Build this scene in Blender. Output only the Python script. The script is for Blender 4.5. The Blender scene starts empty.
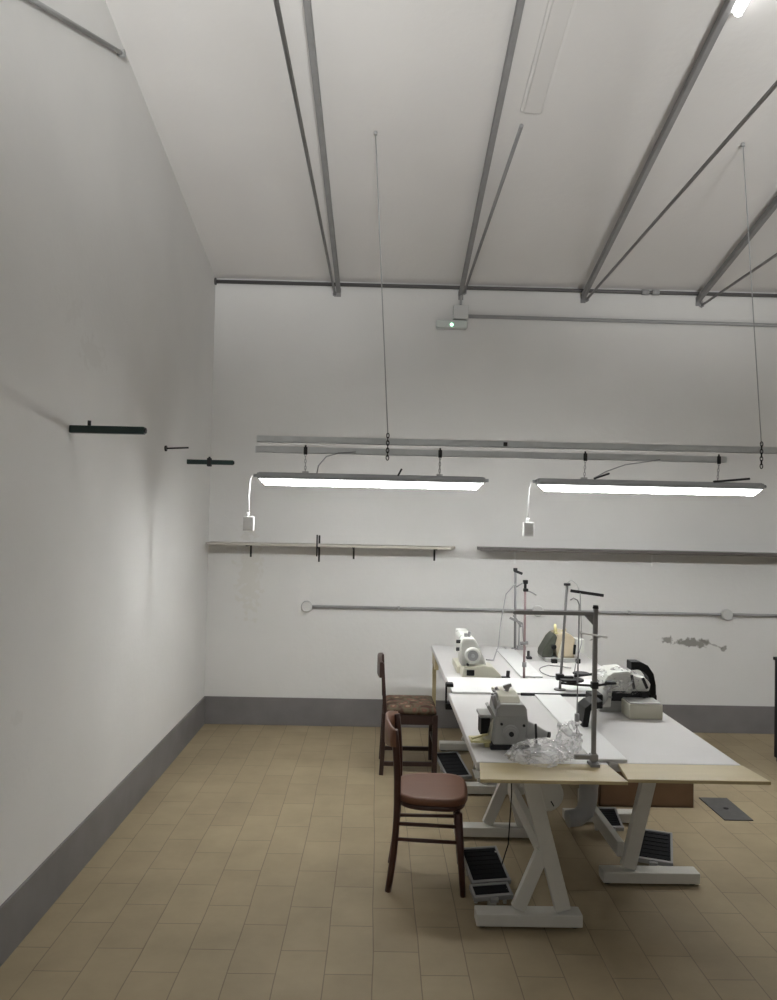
import bpy, bmesh, math, random
from mathutils import Vector, Matrix
C = bpy.context
S = C.scene
COL = S.collection
random.seed(7)

# ------------------------------------------------------------------ camera
def setup_camera():
    f_px = 770.0
    yaw, pit, rol = -0.0136912, 0.02377478, -0.02145687
    R = Matrix.Rotation(yaw, 3, 'Z') @ Matrix.Rotation(pit, 3, 'X') @ Matrix.Rotation(rol, 3, 'Y')
    right, fwd, up = R.col[0], R.col[1], R.col[2]
    cd = bpy.data.cameras.new('camera')
    cd.sensor_fit = 'VERTICAL'; cd.sensor_height = 36.0
    cd.lens = f_px / 1000.0 * 36.0
    cd.clip_start = 0.05; cd.clip_end = 60
    co = bpy.data.objects.new('camera', cd); COL.objects.link(co)
    M = Matrix((right, up, -fwd)).transposed().to_4x4()
    M.translation = Vector((0, 0, 1.8))
    co.matrix_world = M
    S.camera = co
setup_camera()

# ------------------------------------------------------------------ light, exposure
LAMP_STRENGTH = 82.0       # the hanging tube lamps
BATTEN_STRENGTH = 12.0    # the bare tube at the ceiling
FLOOD_POWER = 1330.0      # two added fill floodlights behind the viewer, aimed up at the ceiling
LAMP_COLOR = (0.985, 1.0, 0.99)
W = bpy.data.worlds.new('world'); S.world = W; W.use_nodes = True
W.node_tree.nodes['Background'].inputs[0].default_value = (0.5, 0.5, 0.5, 1)
W.node_tree.nodes['Background'].inputs[1].default_value = 0.02
S.view_settings.view_transform = 'Standard'
S.view_settings.look = 'None'
S.view_settings.gamma = 1.0
S.view_settings.use_curve_mapping = False
S.view_settings.exposure = 0.0

# ------------------------------------------------------------------ helpers
ORIG = {}
def orig(o):
    return ORIG.get(o.name, Vector((0, 0, 0))) if o else Vector((0, 0, 0))

class MB:
    """collects shapes and links them as one mesh object"""
    def __init__(self): self.bm = bmesh.new()
    def _merge(self, t, smooth=False):
        if smooth:
            for f in t.faces: f.smooth = True
        me = bpy.data.meshes.new('tmp'); t.to_mesh(me); t.free()
        self.bm.from_mesh(me); bpy.data.meshes.remove(me)
        return self
    def box(self, x0, x1, y0, y1, z0, z1, bev=0.0, M=None, seg=2):
        t = bmesh.new(); bmesh.ops.create_cube(t, size=1.0)
        for v in t.verts:
            v.co = Vector((x0 + (v.co.x + .5) * (x1 - x0), y0 + (v.co.y + .5) * (y1 - y0), z0 + (v.co.z + .5) * (z1 - z0)))
        if bev > 0: bmesh.ops.bevel(t, geom=list(t.edges), offset=bev, segments=seg, affect='EDGES', profile=.6)
        if M is not None: bmesh.ops.transform(t, matrix=M, verts=t.verts)
        return self._merge(t)
    def bar(self, p, q, w, d, up=(0, 0, 1), bev=0.0):
        """box-section bar from p to q; w across, d along the 'up' side"""
        p, q = Vector(p), Vector(q); L = (q - p).length
        z = (q - p).normalized(); u = Vector(up)
        x = u.cross(z)
        if x.length < 1e-5: x = Vector((1, 0, 0)).cross(z)
        x.normalize(); y = z.cross(x)
        M = Matrix((x, y, z)).transposed().to_4x4(); M.translation = p
        return self.box(-w / 2, w / 2, -d / 2, d / 2, 0, L, bev, M)
    def tube(self, pts, r, n=10, cap=True):
        pts = [Vector(a) for a in pts]; t = bmesh.new(); rings = []
        rr = r if isinstance(r, (list, tuple)) else [r] * len(pts)
        ref = None
        for i, a in enumerate(pts):
            d = (pts[min(i + 1, len(pts) - 1)] - pts[max(i - 1, 0)]).normalized()
            if ref is None:
                ref = Vector((0, 0, 1)) if abs(d.z) < .9 else Vector((1, 0, 0))
            x = (ref - d * ref.dot(d)).normalized(); ref = x
            y = d.cross(x)
            rings.append([t.verts.new(a + (x * math.cos(2 * math.pi * k / n) + y * math.sin(2 * math.pi * k / n)) * rr[i]) for k in range(n)])
        for A, B in zip(rings, rings[1:]):
            for k in range(n): t.faces.new((A[k], A[(k + 1) % n], B[(k + 1) % n], B[k]))
        for f in t.faces: f.smooth = True
        if cap:
            t.faces.new(list(reversed(rings[0]))); t.faces.new(rings[-1])
        return self._merge(t)
    def cyl(self, p, q, r, r2=None, n=24, bev=0.0):
        p, q = Vector(p), Vector(q)
        r2 = r if r2 is None else r2
        if bev > 0:
            d = (q - p).normalized()
            return self.tube([p, p + d * bev * .3, p + d * bev, q - d * bev, q - d * bev * .3, q], [max(r - bev, .0005), r - bev * .3, r, r2, r2 - bev * .3, max(r2 - bev, .0005)], n)
        return self.tube([p, q], [r, r2], n)
    def prism(self, poly, axis, a0, a1, bev=0.0, M=None):
        """poly: 2D outline; axis 'x','y' or 'z' is the extrusion axis"""
        t = bmesh.new()
        def v3(u, v, a):
            return {'x': (a, u, v), 'y': (u, a, v), 'z': (u, v, a)}[axis]
        A = [t.verts.new(v3(u, v, a0)) for u, v in poly]; B = [t.verts.new(v3(u, v, a1)) for u, v in poly]
        n = len(poly)
        t.faces.new(A); t.faces.new(list(reversed(B)))
        for k in range(n): t.faces.new((A[k], B[k], B[(k + 1) % n], A[(k + 1) % n]))
        bmesh.ops.recalc_face_normals(t, faces=t.faces)
        if bev > 0: bmesh.ops.bevel(t, geom=list(t.edges), offset=bev, segments=2, affect='EDGES', profile=.6)
        if M is not None: bmesh.ops.transform(t, matrix=M, verts=t.verts)
        return self._merge(t)
    def ball(self, c, rx, ry=None, rz=None, seg=20, M=None):
        t = bmesh.new(); bmesh.ops.create_uvsphere(t, u_segments=seg, v_segments=seg // 2, radius=1)
        ry = ry or rx; rz = rz or rx
        for v in t.verts: v.co = Vector((c[0] + v.co.x * rx, c[1] + v.co.y * ry, c[2] + v.co.z * rz))
        if M is not None: bmesh.ops.transform(t, matrix=M, verts=t.verts)
        return self._merge(t, True)
    def loft(self, rings, smooth=True, cap=True):
        t = bmesh.new(); R = [[t.verts.new(p) for p in ring] for ring in rings]; n = len(R[0])
        for A, B in zip(R, R[1:]):
            for k in range(n):
                f = t.faces.new((A[k], A[(k + 1) % n], B[(k + 1) % n], B[k])); f.smooth = smooth
        if cap: t.faces.new(list(reversed(R[0]))); t.faces.new(R[-1])
        bmesh.ops.recalc_face_normals(t, faces=t.faces)
        return self._merge(t)
    def build(self, name, mat, parent=None):
        """vertices are given in world space; the object is stored relative to its root's base"""
        o0 = orig(parent)
        if o0.length: bmesh.ops.translate(self.bm, verts=self.bm.verts, vec=-o0)
        me = bpy.data.meshes.new(name); self.bm.to_mesh(me); self.bm.free()
        me.materials.append(mat)
        o = bpy.data.objects.new(name, me); COL.objects.link(o)
        if parent: o.parent = parent
        ORIG[o.name] = o0
        return o

def tag(o, label, cat, group=None):
    o['label'] = label; o['category'] = cat
    if group: o['group'] = group
    return o
def thing(name, label, cat, loc, group=None, rz=0.0, local=False):
    o = bpy.data.objects.new(name, None); COL.objects.link(o)
    o.empty_display_size = .1
    o.location = loc; o.rotation_euler = (0, 0, rz)
    ORIG[o.name] = Vector((0, 0, 0)) if local else Vector(loc)
    return tag(o, label, cat, group)
def struct(o): o['kind'] = 'structure'; return o
def copy_tree(o, parent=None):
    c = o.copy(); COL.objects.link(c)
    if parent: c.parent = parent
    for ch in list(o.children): copy_tree(ch, c)
    return c

# ------------------------------------------------------------------ materials
def mat(name, col, rough=.5, metal=0.0, var=0.0, scale=8.0, bump=0.0, bscale=60.0, spec=.5, alpha=None, emit=None):
    m = bpy.data.materials.new(name); m.use_nodes = True
    nt = m.node_tree; b = nt.nodes['Principled BSDF']
    b.inputs['Base Color'].default_value = (*col, 1); b.inputs['Roughness'].default_value = rough
    b.inputs['Metallic'].default_value = metal; b.inputs['Specular IOR Level'].default_value = spec
    tc = nt.nodes.new('ShaderNodeTexCoord')
    if var > 0:
        n = nt.nodes.new('ShaderNodeTexNoise'); n.inputs['Scale'].default_value = scale; n.inputs['Detail'].default_value = 5
        nt.links.new(tc.outputs['Object'], n.inputs['Vector'])
        r = nt.nodes.new('ShaderNodeMapRange'); r.inputs[1].default_value = .3; r.inputs[2].default_value = .7
        r.inputs[3].default_value = 1 - var; r.inputs[4].default_value = 1 + var * .5
        nt.links.new(n.outputs['Fac'], r.inputs[0])
        mx = nt.nodes.new('ShaderNodeVectorMath'); mx.operation = 'SCALE'; mx.inputs[0].default_value = col
        nt.links.new(r.outputs[0], mx.inputs['Scale']); nt.links.new(mx.outputs[0], b.inputs['Base Color'])
    if bump > 0:
        n = nt.nodes.new('ShaderNodeTexNoise'); n.inputs['Scale'].default_value = bscale; n.inputs['Detail'].default_value = 4
        nt.links.new(tc.outputs['Object'], n.inputs['Vector'])
        bp = nt.nodes.new('ShaderNodeBump'); bp.inputs['Strength'].default_value = bump; bp.inputs['Distance'].default_value = .01
        nt.links.new(n.outputs['Fac'], bp.inputs['Height']); nt.links.new(bp.outputs[0], b.inputs['Normal'])
    if alpha is not None: b.inputs['Alpha'].default_value = alpha
    if emit:
        b.inputs['Emission Color'].default_value = (*emit[0], 1); b.inputs['Emission Strength'].default_value = emit[1]
    return m

def math_node(nt, op, a, b=None):
    n = nt.nodes.new('ShaderNodeMath'); n.operation = op
    for i, v in enumerate((a, b)):
        if v is None: continue
        if isinstance(v, (int, float)): n.inputs[i].default_value = v
        else: nt.links.new(v, n.inputs[i])
    return n.outputs[0]

def wall_material(name, base, marks=(), axes=('X', 'Z'), var=.06):
    """painted plaster with mottling; marks are worn spots (centre, radii, colour strength)"""
    m = mat(name, base, .85, var=0, bump=.15, bscale=25, spec=.2)
    nt = m.node_tree; b = nt.nodes['Principled BSDF']
    tc = nt.nodes.new('ShaderNodeTexCoord')
    n1 = nt.nodes.new('ShaderNodeTexNoise'); n1.inputs['Scale'].default_value = 1.1; n1.inputs['Detail'].default_value = 6
    nt.links.new(tc.outputs['Object'], n1.inputs['Vector'])
    r = nt.nodes.new('ShaderNodeMapRange'); r.inputs[1].default_value = .32; r.inputs[2].default_value = .7
    r.inputs[3].default_value = 1 - var; r.inputs[4].default_value = 1 + var * .35
    nt.links.new(n1.outputs['Fac'], r.inputs[0])
    sc = nt.nodes.new('ShaderNodeVectorMath'); sc.operation = 'SCALE'; sc.inputs[0].default_value = base
    nt.links.new(r.outputs[0], sc.inputs['Scale'])
    cur = sc.outputs[0]
    if marks:
        sep = nt.nodes.new('ShaderNodeSeparateXYZ'); nt.links.new(tc.outputs['Object'], sep.inputs[0])
        n2 = nt.nodes.new('ShaderNodeTexNoise'); n2.inputs['Scale'].default_value = 22; n2.inputs['Detail'].default_value = 4
        nt.links.new(tc.outputs['Object'], n2.inputs['Vector'])
        wob = math_node(nt, 'MULTIPLY', math_node(nt, 'SUBTRACT', n2.outputs['Fac'], .5), 3.2)
        for (u, v, ru, rv, slope, col, k) in marks:
            du = math_node(nt, 'SUBTRACT', sep.outputs[axes[0]], u)
            dv = math_node(nt, 'SUBTRACT', math_node(nt, 'SUBTRACT', sep.outputs[axes[1]], v), math_node(nt, 'MULTIPLY', du, slope))
            a = math_node(nt, 'POWER', math_node(nt, 'ABSOLUTE', math_node(nt, 'DIVIDE', du, ru)), 2)
            c = math_node(nt, 'POWER', math_node(nt, 'ABSOLUTE', math_node(nt, 'DIVIDE', dv, rv)), 2)
            d = math_node(nt, 'ADD', math_node(nt, 'SQRT', math_node(nt, 'ADD', a, c)), wob)
            mr = nt.nodes.new('ShaderNodeMapRange'); mr.inputs[1].default_value = .75; mr.inputs[2].default_value = 1.15
            mr.inputs[3].default_value = k; mr.inputs[4].default_value = 0
            nt.links.new(d, mr.inputs[0])
            mx = nt.nodes.new('ShaderNodeMix'); mx.data_type = 'RGBA'
            nt.links.new(mr.outputs[0], mx.inputs['Factor']); nt.links.new(cur, mx.inputs[6])
            mx.inputs[7].default_value = (*col, 1); cur = mx.outputs[2]
    nt.links.new(cur, b.inputs['Base Color'])
    return m

def floor_material():
    m = bpy.data.materials.new('floor_tiles'); m.use_nodes = True
    nt = m.node_tree; b = nt.nodes['Principled BSDF']
    tc = nt.nodes.new('ShaderNodeTexCoord'); sep = nt.nodes.new('ShaderNodeSeparateXYZ')
    nt.links.new(tc.outputs['Object'], sep.inputs[0])
    nz = nt.nodes.new('ShaderNodeTexNoise'); nz.inputs['Scale'].default_value = 1.3
    nt.links.new(tc.outputs['Object'], nz.inputs['Vector'])
    wob = math_node(nt, 'MULTIPLY', math_node(nt, 'SUBTRACT', nz.outputs['Fac'], .5), .02)
    cmb = nt.nodes.new('ShaderNodeCombineXYZ')
    nt.links.new(math_node(nt, 'ADD', sep.outputs['Y'], wob), cmb.inputs['X'])
    nt.links.new(math_node(nt, 'ADD', math_node(nt, 'ADD', sep.outputs['X'], 10.051), wob), cmb.inputs['Y'])
    br = nt.nodes.new('ShaderNodeTexBrick')
    br.offset = .45; br.offset_frequency = 2; br.squash = 1
    br.inputs['Scale'].default_value = 1; br.inputs['Brick Width'].default_value = .36; br.inputs['Row Height'].default_value = .19
    br.inputs['Mortar Size'].default_value = .0025; br.inputs['Mortar Smooth'].default_value = .2; br.inputs['Bias'].default_value = 0
    br.inputs['Color1'].default_value = (.305, .243, .155, 1); br.inputs['Color2'].default_value = (.335, .27, .172, 1)
    br.inputs['Mortar'].default_value = (.205, .16, .106, 1)
    nt.links.new(cmb.outputs[0], br.inputs['Vector'])
    n2 = nt.nodes.new('ShaderNodeTexNoise'); n2.inputs['Scale'].default_value = 2.2; n2.inputs['Detail'].default_value = 7; n2.inputs['Roughness'].default_value = .65
    nt.links.new(tc.outputs['Object'], n2.inputs['Vector'])
    r = nt.nodes.new('ShaderNodeMapRange'); r.inputs[1].default_value = .3; r.inputs[2].default_value = .7; r.inputs[3].default_value = .84; r.inputs[4].default_value = 1.1
    nt.links.new(n2.outputs['Fac'], r.inputs[0])
    sc = nt.nodes.new('ShaderNodeVectorMath'); sc.operation = 'SCALE'
    nt.links.new(br.outputs['Color'], sc.inputs[0]); nt.links.new(r.outputs[0], sc.inputs['Scale'])
    nt.links.new(sc.outputs[0], b.inputs['Base Color'])
    b.inputs['Roughness'].default_value = .6; b.inputs['Specular IOR Level'].default_value = .3
    bp = nt.nodes.new('ShaderNodeBump'); bp.inputs['Strength'].default_value = .5; bp.inputs['Distance'].default_value = .004; bp.invert = True
    nt.links.new(br.outputs['Fac'], bp.inputs['Height']); nt.links.new(bp.outputs[0], b.inputs['Normal'])
    return m

def floral_material():
    m = mat('floral_fabric', (.2, .1, .07), .9, spec=.1)
    nt = m.node_tree; b = nt.nodes['Principled BSDF']; tc = nt.nodes.new('ShaderNodeTexCoord')
    v = nt.nodes.new('ShaderNodeTexVoronoi'); v.inputs['Scale'].default_value = 16; v.inputs['Randomness'].default_value = 1
    n = nt.nodes.new('ShaderNodeTexNoise'); n.inputs['Scale'].default_value = 20
    nt.links.new(tc.outputs['Object'], v.inputs['Vector']); nt.links.new(tc.outputs['Object'], n.inputs['Vector'])
    rp = nt.nodes.new('ShaderNodeValToRGB'); e = rp.color_ramp.elements
    e[0].position = .1; e[0].color = (.25, .19, .13, 1); e[1].position = .75; e[1].color = (.08, .045, .035, 1)
    x = e.new(.3); x.color = (.15, .07, .055, 1); x = e.new(.5); x.color = (.12, .105, .07, 1)
    nt.links.new(math_node(nt, 'ADD', v.outputs['Distance'], math_node(nt, 'MULTIPLY', math_node(nt, 'SUBTRACT', n.outputs['Fac'], .5), .8)), rp.inputs[0])
    nt.links.new(rp.outputs[0], b.inputs['Base Color'])
    return m

def wood_material(name, c1, c2, scale=3.0, rough=.45):
    m = mat(name, c1, rough); nt = m.node_tree; b = nt.nodes['Principled BSDF']
    tc = nt.nodes.new('ShaderNodeTexCoord'); mp = nt.nodes.new('ShaderNodeMapping'); mp.inputs['Scale'].default_value = (1, 8, 8)
    nt.links.new(tc.outputs['Object'], mp.inputs[0])
    n = nt.nodes.new('ShaderNodeTexNoise'); n.inputs['Scale'].default_value = scale; n.inputs['Detail'].default_value = 6; n.inputs['Distortion'].default_value = .6
    nt.links.new(mp.outputs[0], n.inputs['Vector'])
    mx = nt.nodes.new('ShaderNodeMix'); mx.data_type = 'RGBA'; mx.inputs[6].default_value = (*c1, 1); mx.inputs[7].default_value = (*c2, 1)
    nt.links.new(n.outputs['Fac'], mx.inputs['Factor']); nt.links.new(mx.outputs[2], b.inputs['Base Color'])
    return m

def plastic_film(name, lo, hi):
    m = bpy.data.materials.new(name); m.use_nodes = True
    nt = m.node_tree; b = nt.nodes['Principled BSDF']
    b.inputs['Base Color'].default_value = (.95, .95, .95, 1); b.inputs['Roughness'].default_value = .12
    b.inputs['Specular IOR Level'].default_value = 1.0
    tc = nt.nodes.new('ShaderNodeTexCoord'); n = nt.nodes.new('ShaderNodeTexNoise'); n.inputs['Scale'].default_value = 16; n.inputs['Detail'].default_value = 5; n.inputs['Distortion'].default_value = 1.2
    nt.links.new(tc.outputs['Object'], n.inputs['Vector'])
    r = nt.nodes.new('ShaderNodeMapRange'); r.inputs[1].default_value = .45; r.inputs[2].default_value = .68; r.inputs[3].default_value = lo; r.inputs[4].default_value = hi
    nt.links.new(n.outputs['Fac'], r.inputs[0]); nt.links.new(r.outputs[0], b.inputs['Alpha'])
    bp = nt.nodes.new('ShaderNodeBump'); bp.inputs['Strength'].default_value = .7; bp.inputs['Distance'].default_value = .03
    nt.links.new(n.outputs['Fac'], bp.inputs['Height']); nt.links.new(bp.outputs[0], b.inputs['Normal'])
    return m

WHITE = (.72, .71, .695)
peel = (.2, .19, .17)
M_back = wall_material('back_wall_paint', WHITE, marks=(
    (2.535, .795, .055, .03, 0, peel, .8), (2.76, .772, .13, .035, 0, peel, .85), (2.93, .765, .09, .009, -.35, peel, .55), (3.05, .73, .03, .018, 0, peel, .75),
    (1.93, .80, .05, .008, .35, peel, .7), (1.90, .815, .03, .008, -.5, peel, .6),
    (-1.1, 1.3, .10, .35, 0, (.6, .57, .5), .35), (-.62, 1.16, .05, .2, 0, (.74, .72, .7), .4)))
M_left = wall_material('left_wall_paint', WHITE, marks=(
    (3.9, 2.6, .16, .07, 0, (.5, .47, .44), .15), (3.65, 2.75, .10, .05, .5, (.52, .49, .46), .12), (3.2, .95, .05, .03, 0, (.5, .48, .45), .15)), axes=('Y', 'Z'))
M_wall = wall_material('wall_paint', WHITE)
M_ceil = wall_material('ceiling_paint', (.70, .68, .665), var=.04)
M_floor = floor_material()
M_base = mat('grey_skirting_paint', (.19, .18, .18), .6, var=.12, scale=5)
M_steel = mat('grey_painted_steel', (.255, .25, .25), .6, var=.1, scale=12)
M_steel2 = mat('dull_pipe_steel', (.12, .115, .115), .5, .3)
M_conduit = mat('grey_conduit', (.34, .34, .34), .5, var=.06)
M_pbox = mat('pale_grey_plastic', (.55, .55, .54), .5)
M_galv = mat('galvanised_strut', (.60, .62, .63), .45, .3, var=.08)
M_dark = mat('blackened_steel', (.03, .03, .032), .6, spec=.25)
M_black = mat('black_plastic', (.012, .012, .012), .6, spec=.2)
M_green = mat('dark_green_lacquer', (.012, .03, .027), .4)
M_lampbody = mat('lamp_grey_plastic', (.32, .33, .34), .5)
M_glow = mat('lamp_diffuser', (.9, .9, .9), .4, emit=(LAMP_COLOR, LAMP_STRENGTH))
def aim_down(m, strength):
    # the LED strips sit under a prismatic cover: most of the light leaves downwards
    nt = m.node_tree; b = nt.nodes['Principled BSDF']; g = nt.nodes.new('ShaderNodeNewGeometry'); sp = nt.nodes.new('ShaderNodeSeparateXYZ')
    nt.links.new(g.outputs['Normal'], sp.inputs[0])
    r = nt.nodes.new('ShaderNodeMapRange'); r.inputs[1].default_value = 0; r.inputs[2].default_value = -1
    r.inputs[3].default_value = .08 * strength; r.inputs[4].default_value = strength
    nt.links.new(sp.outputs['Z'], r.inputs[0]); nt.links.new(r.outputs[0], b.inputs['Emission Strength'])
aim_down(M_glow, LAMP_STRENGTH)
M_batten = mat('batten_diffuser', (.9, .9, .9), .4, emit=(LAMP_COLOR, BATTEN_STRENGTH))
M_flood = mat('fill_floodlight_glass', (.9, .9, .9), .3, emit=(LAMP_COLOR, 3.0))
M_led = mat('green_indicator', (.3, .9, .5), .4, emit=((.45, 1, .65), 4))
M_white = mat('white_plastic', (.78, .78, .77), .4)
M_lam = mat('white_laminate', (.58, .565, .555), .4, var=.04, scale=3)
M_sheet = mat('bright_white_board', (.70, .70, .69), .45)
M_ply = wood_material('pale_plywood', (.50, .415, .235), (.42, .34, .185))
M_legw = mat('cream_white_frame_paint', (.56, .55, .51), .5, var=.06)
M_shelfL = wood_material('pale_shelf_board', (.52, .49, .44), (.45, .42, .37))
M_shelfR = wood_material('dark_shelf_board', (.12, .105, .097), (.085, .075, .07))
M_chair = wood_material('dark_red_brown_wood', (.06, .02, .014), (.038, .013, .01), rough=.35)
M_seat = wood_material('red_brown_seat', (.19, .085, .048), (.15, .065, .038), rough=.4)
M_chair2 = wood_material('very_dark_wood', (.045, .022, .018), (.03, .014, .012), rough=.4)
M_floral = floral_material()
M_mgrey = mat('machine_grey_enamel', (.37, .37, .355), .4)
M_mcream = mat('machine_cream_enamel', (.60, .58, .48), .4)
M_mwhite = mat('machine_white_enamel', (.68, .68, .64), .35)
M_yel = mat('yellowish_brass', (.55, .5, .25), .4)
M_metal = mat('bright_steel', (.45, .45, .46), .3, .8)
M_film = plastic_film('clear_plastic_film', .12, .62)
M_film2 = plastic_film('thin_clear_plastic_cover', .08, .75)
M_card = mat('brown_cardboard', (.21, .13, .08), .85, var=.08)
M_red = mat('dull_pink_plastic', (.30, .21, .21), .5)
M_dkgreen = mat('olive_dark_enamel', (.055, .06, .045), .5)
M_tan = mat('tan_enamel', (.46, .39, .28), .5)
M_pad = mat('ribbed_black_rubber', (.016, .016, .018), .8, spec=.15, bump=.3, bscale=80)
M_frame = mat('grey_treadle_iron', (.3, .3, .3), .5)
M_plate = mat('dark_grey_floor_plate', (.075, .072, .07), .6, var=.15, scale=20)

# ------------------------------------------------------------------ the room
D, XW, XR, YF = 6.693, -1.458, 6.2, -4.0
CZ, CS = 3.86, 0.205                      # ceiling height at the back wall, rise towards the viewer
def ceil_z(y): return CZ + CS * (D - y)
t = .12
struct(MB().box(XW - t, XR + t, YF - t, D + t, -.1, 0).build('floor', M_floor))
struct(MB().box(XW - t, XR + t, D, D + t, 0, CZ + .02).build('wall_back', M_back))
def side_wall(x0, x1, name, m):
    struct(MB().prism([(YF, 0), (D, 0), (D, ceil_z(D) + .02), (YF, ceil_z(YF) + .02)], 'x', x0, x1).build(name, m))
side_wall(XW - t, XW, 'wall_left', M_left)
side_wall(XR, XR + t, 'wall_right', M_wall)
struct(MB().box(XW - t, XR + t, YF - t, YF, 0, ceil_z(YF) + .02).build('wall_front', M_wall))
struct(MB().prism([(YF - t, ceil_z(YF - t)), (D + t, ceil_z(D + t)), (D + t, ceil_z(D + t) + .1), (YF - t, ceil_z(YF - t) + .1)], 'x', XW - t, XR + t).build('ceiling', M_ceil))
BH = .237
struct(MB().box(XW, XR, D - .012, D, 0, BH, .003).build('baseboard_back', M_base))
struct(MB().box(XW, XW + .012, YF, D - .012, 0, BH, .003).build('baseboard_left', M_base))
struct(MB().box(XR - .012, XR, YF, D - .012, 0, BH, .003).build('baseboard_right', M_base))

# ------------------------------------------------------------------ rafters, ties and pipes
RX = (-.384, .686, 1.761, 2.777)
words = ('first grey steel rafter from the left wall, lowest end beside the hanger wire',
         'second grey steel rafter from the left, foot right above the emergency light',
         'third grey steel rafter, reaching the bright lamp at the top edge',
         'fourth grey steel rafter, the short one cut off by the right edge of the photo')
twords = ('thin tie bar left of the first rafter, running on under the sloping ceiling',
          'thin tie bar beside the second rafter, stopping below the pale ceiling batten',
          'thin tie bar spreading right from the foot of the third rafter',
          'thin tie bar beneath the short fourth rafter at the right edge')
KR = (.0085, .0075, .017, .014)
KT = (.003, .012, .021, .012)
for i in range(4):
    x = RX[i]; y1 = -3.5; K = KR[i]
    r0 = thing('steel_rafter', words[i], 'rafter', (x, D, 3.775), 'steel rafters under the ceiling')
    def rp(y, dz=0): return (x + K * (y - D), y, 3.778 + .222 * (D - y) * (1.0 if i else .93) + dz)
    yend = 3.0 if i == 0 else y1
    MB().bar(rp(D - .002), rp(y1), .035, .05, bev=.004).build('beam', M_steel, r0)
    MB().box(x - .022, x + .022, D - .008, D, 3.725, 3.80, .002).build('wall_plate', M_steel, r0)
    ye = (-3.5, 3.82, -3.5, -3.5)[i]
    tz = (3.745, 3.79, 3.755, 3.73)[i]
    r1 = thing('tie_bar', twords[i], 'tie bar', (x, D, tz), 'thin tie bars beside the rafters')
    K = KT[i]; xo = .03 if i != 0 else -.03
    MB().cyl((x + xo, D - .001, tz), (x + xo + K * (ye - D), ye, tz), .0105).build('rod', M_steel, r1)
    MB().cyl((x + xo, D - .014, tz), (x + xo, D - .001, tz), .022, n=6).build('nut', M_steel, r1)

p = thing('wall_pipe', 'dark thin pipe along the top of the back wall under the ceiling edge', 'pipe', (XW, D - .03, 3.825))
MB().cyl((XW + .005, D - .028, 3.826), (XR - .01, D - .028, 3.826), .016).build('pipe', M_steel2, p)
cp = MB(); cp.cyl((2.27, D - .028, 3.826), (2.33, D - .028, 3.826), .024); cp.cyl((2.36, D - .028, 3.826), (2.42, D - .028, 3.826), .024)
cp.build('coupling', M_conduit, p)
MB().cyl((XW, D - .028, 3.826), (XW + .012, D - .028, 3.826), .03).build('end_flange', M_steel2, p)

p = thing('wall_conduit', 'grey pipe slanting down the upper left wall in the top left corner', 'pipe', (XW, 4.19, 4.28))
MB().cyl((XW + .02, 4.13, 4.285), (XW + .02, 2.4, 3.585), .011).build('pipe', M_conduit, p)
MB().cyl((XW, 4.13, 4.285), (XW + .035, 4.13, 4.285), .02).build('end_fitting', M_conduit, p)

# upper conduit with box and emergency light
p = thing('upper_conduit', 'grey conduit running right from a square junction box high on the back wall', 'conduit', (.683, D, 3.6))
MB().box(.62, .75, D - .063, D - .003, 3.545, 3.665, .006).build('junction_box', M_pbox, p)
MB().cyl((.75, D - .02, 3.578), (XR - .01, D - .02, 3.555), .016).build('pipe', M_conduit, p)
MB().cyl((.685, D - .02, 3.665), (.69, D - .02, 3.80), .010).build('riser_pipe', M_conduit, p)
p = thing('emergency_light', 'slim emergency light with green glowing dot beneath the high junction box', 'emergency light', (.6, D, 3.5))
MB().box(.47, .745, D - .055, D - .02, 3.465, 3.535, .012).build('cover', mat('clear_cover', (.55, .58, .56), .3), p)
MB().box(.48, .735, D - .02, D, 3.46, 3.54, .004).build('back_box', M_pbox, p)
MB().ball((.607, D - .057, 3.492), .014, .008, .014).build('indicator_light', M_led, p)

# lower conduit with three boxes
p = thing('lower_conduit', 'grey conduit along the back wall behind the sewing machines with round junction boxes', 'conduit', (-.59, D, 1.03))
MB().cyl((-.57, D - .018, 1.026), (XR - .01, D - .018, 1.026), .013).build('pipe', M_conduit, p)
for x in (-.594, 1.403, 3.05):
    j = MB(); j.cyl((x, D - .002, 1.026), (x, D - .05, 1.026), .048, n=28, bev=.008).build('junction_box', M_pbox, p)
for x in (.2, 2.2, 3.6):
    MB().box(x - .01, x + .01, D - .034, D - .002, 1.008, 1.044, .003).build('clip', M_conduit, p)

# ------------------------------------------------------------------ shelves
def bracket(x, p, up=.0, dn=.11):
    b = MB(); b.box(x - .008, x + .008, D - .006, D, 1.55 - dn, 1.55 + up)
    b.box(x - .008, x + .008, D - .235, D, 1.540, 1.549)
    if up: b.box(x - .006, x + .006, D - .262, D - .254, 1.47, 1.56 + up)
    if up: b.box(x - .006, x + .006, D - .262, D - .2, 1.534, 1.540)
    b.build('bracket', M_dark, p)
p = thing('wall_shelf', 'long pale shelf board on small dark brackets on the back wall beside the left corner', 'shelf', (XW, D, 1.53), 'wall shelves')
MB().prism([(XW + .03, D - .25), (XW + .03, D), (.68, D), (.62, D - .25)], 'z', 1.549, 1.569, .002).build('board', M_shelfL, p)
bracket(-1.09, p); bracket(-.50, p, .09, .14); bracket(-.20, p); bracket(.50, p)
p = thing('wall_shelf', 'long dark edged shelf board on the back wall above the sewing tables', 'shelf', (.87, D, 1.54), 'wall shelves')
MB().box(.87, XR - .6, D - .25, D, 1.545, 1.572, .002).build('board', M_shelfR, p)
for x in (1.2, 2.4, 3.7, 5.0):
    b = MB(); b.box(x - .008, x + .008, D - .006, D, 1.43, 1.545); b.box(x - .008, x + .008, D - .2, D, 1.537, 1.545); b.build('bracket', M_white, p)

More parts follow.
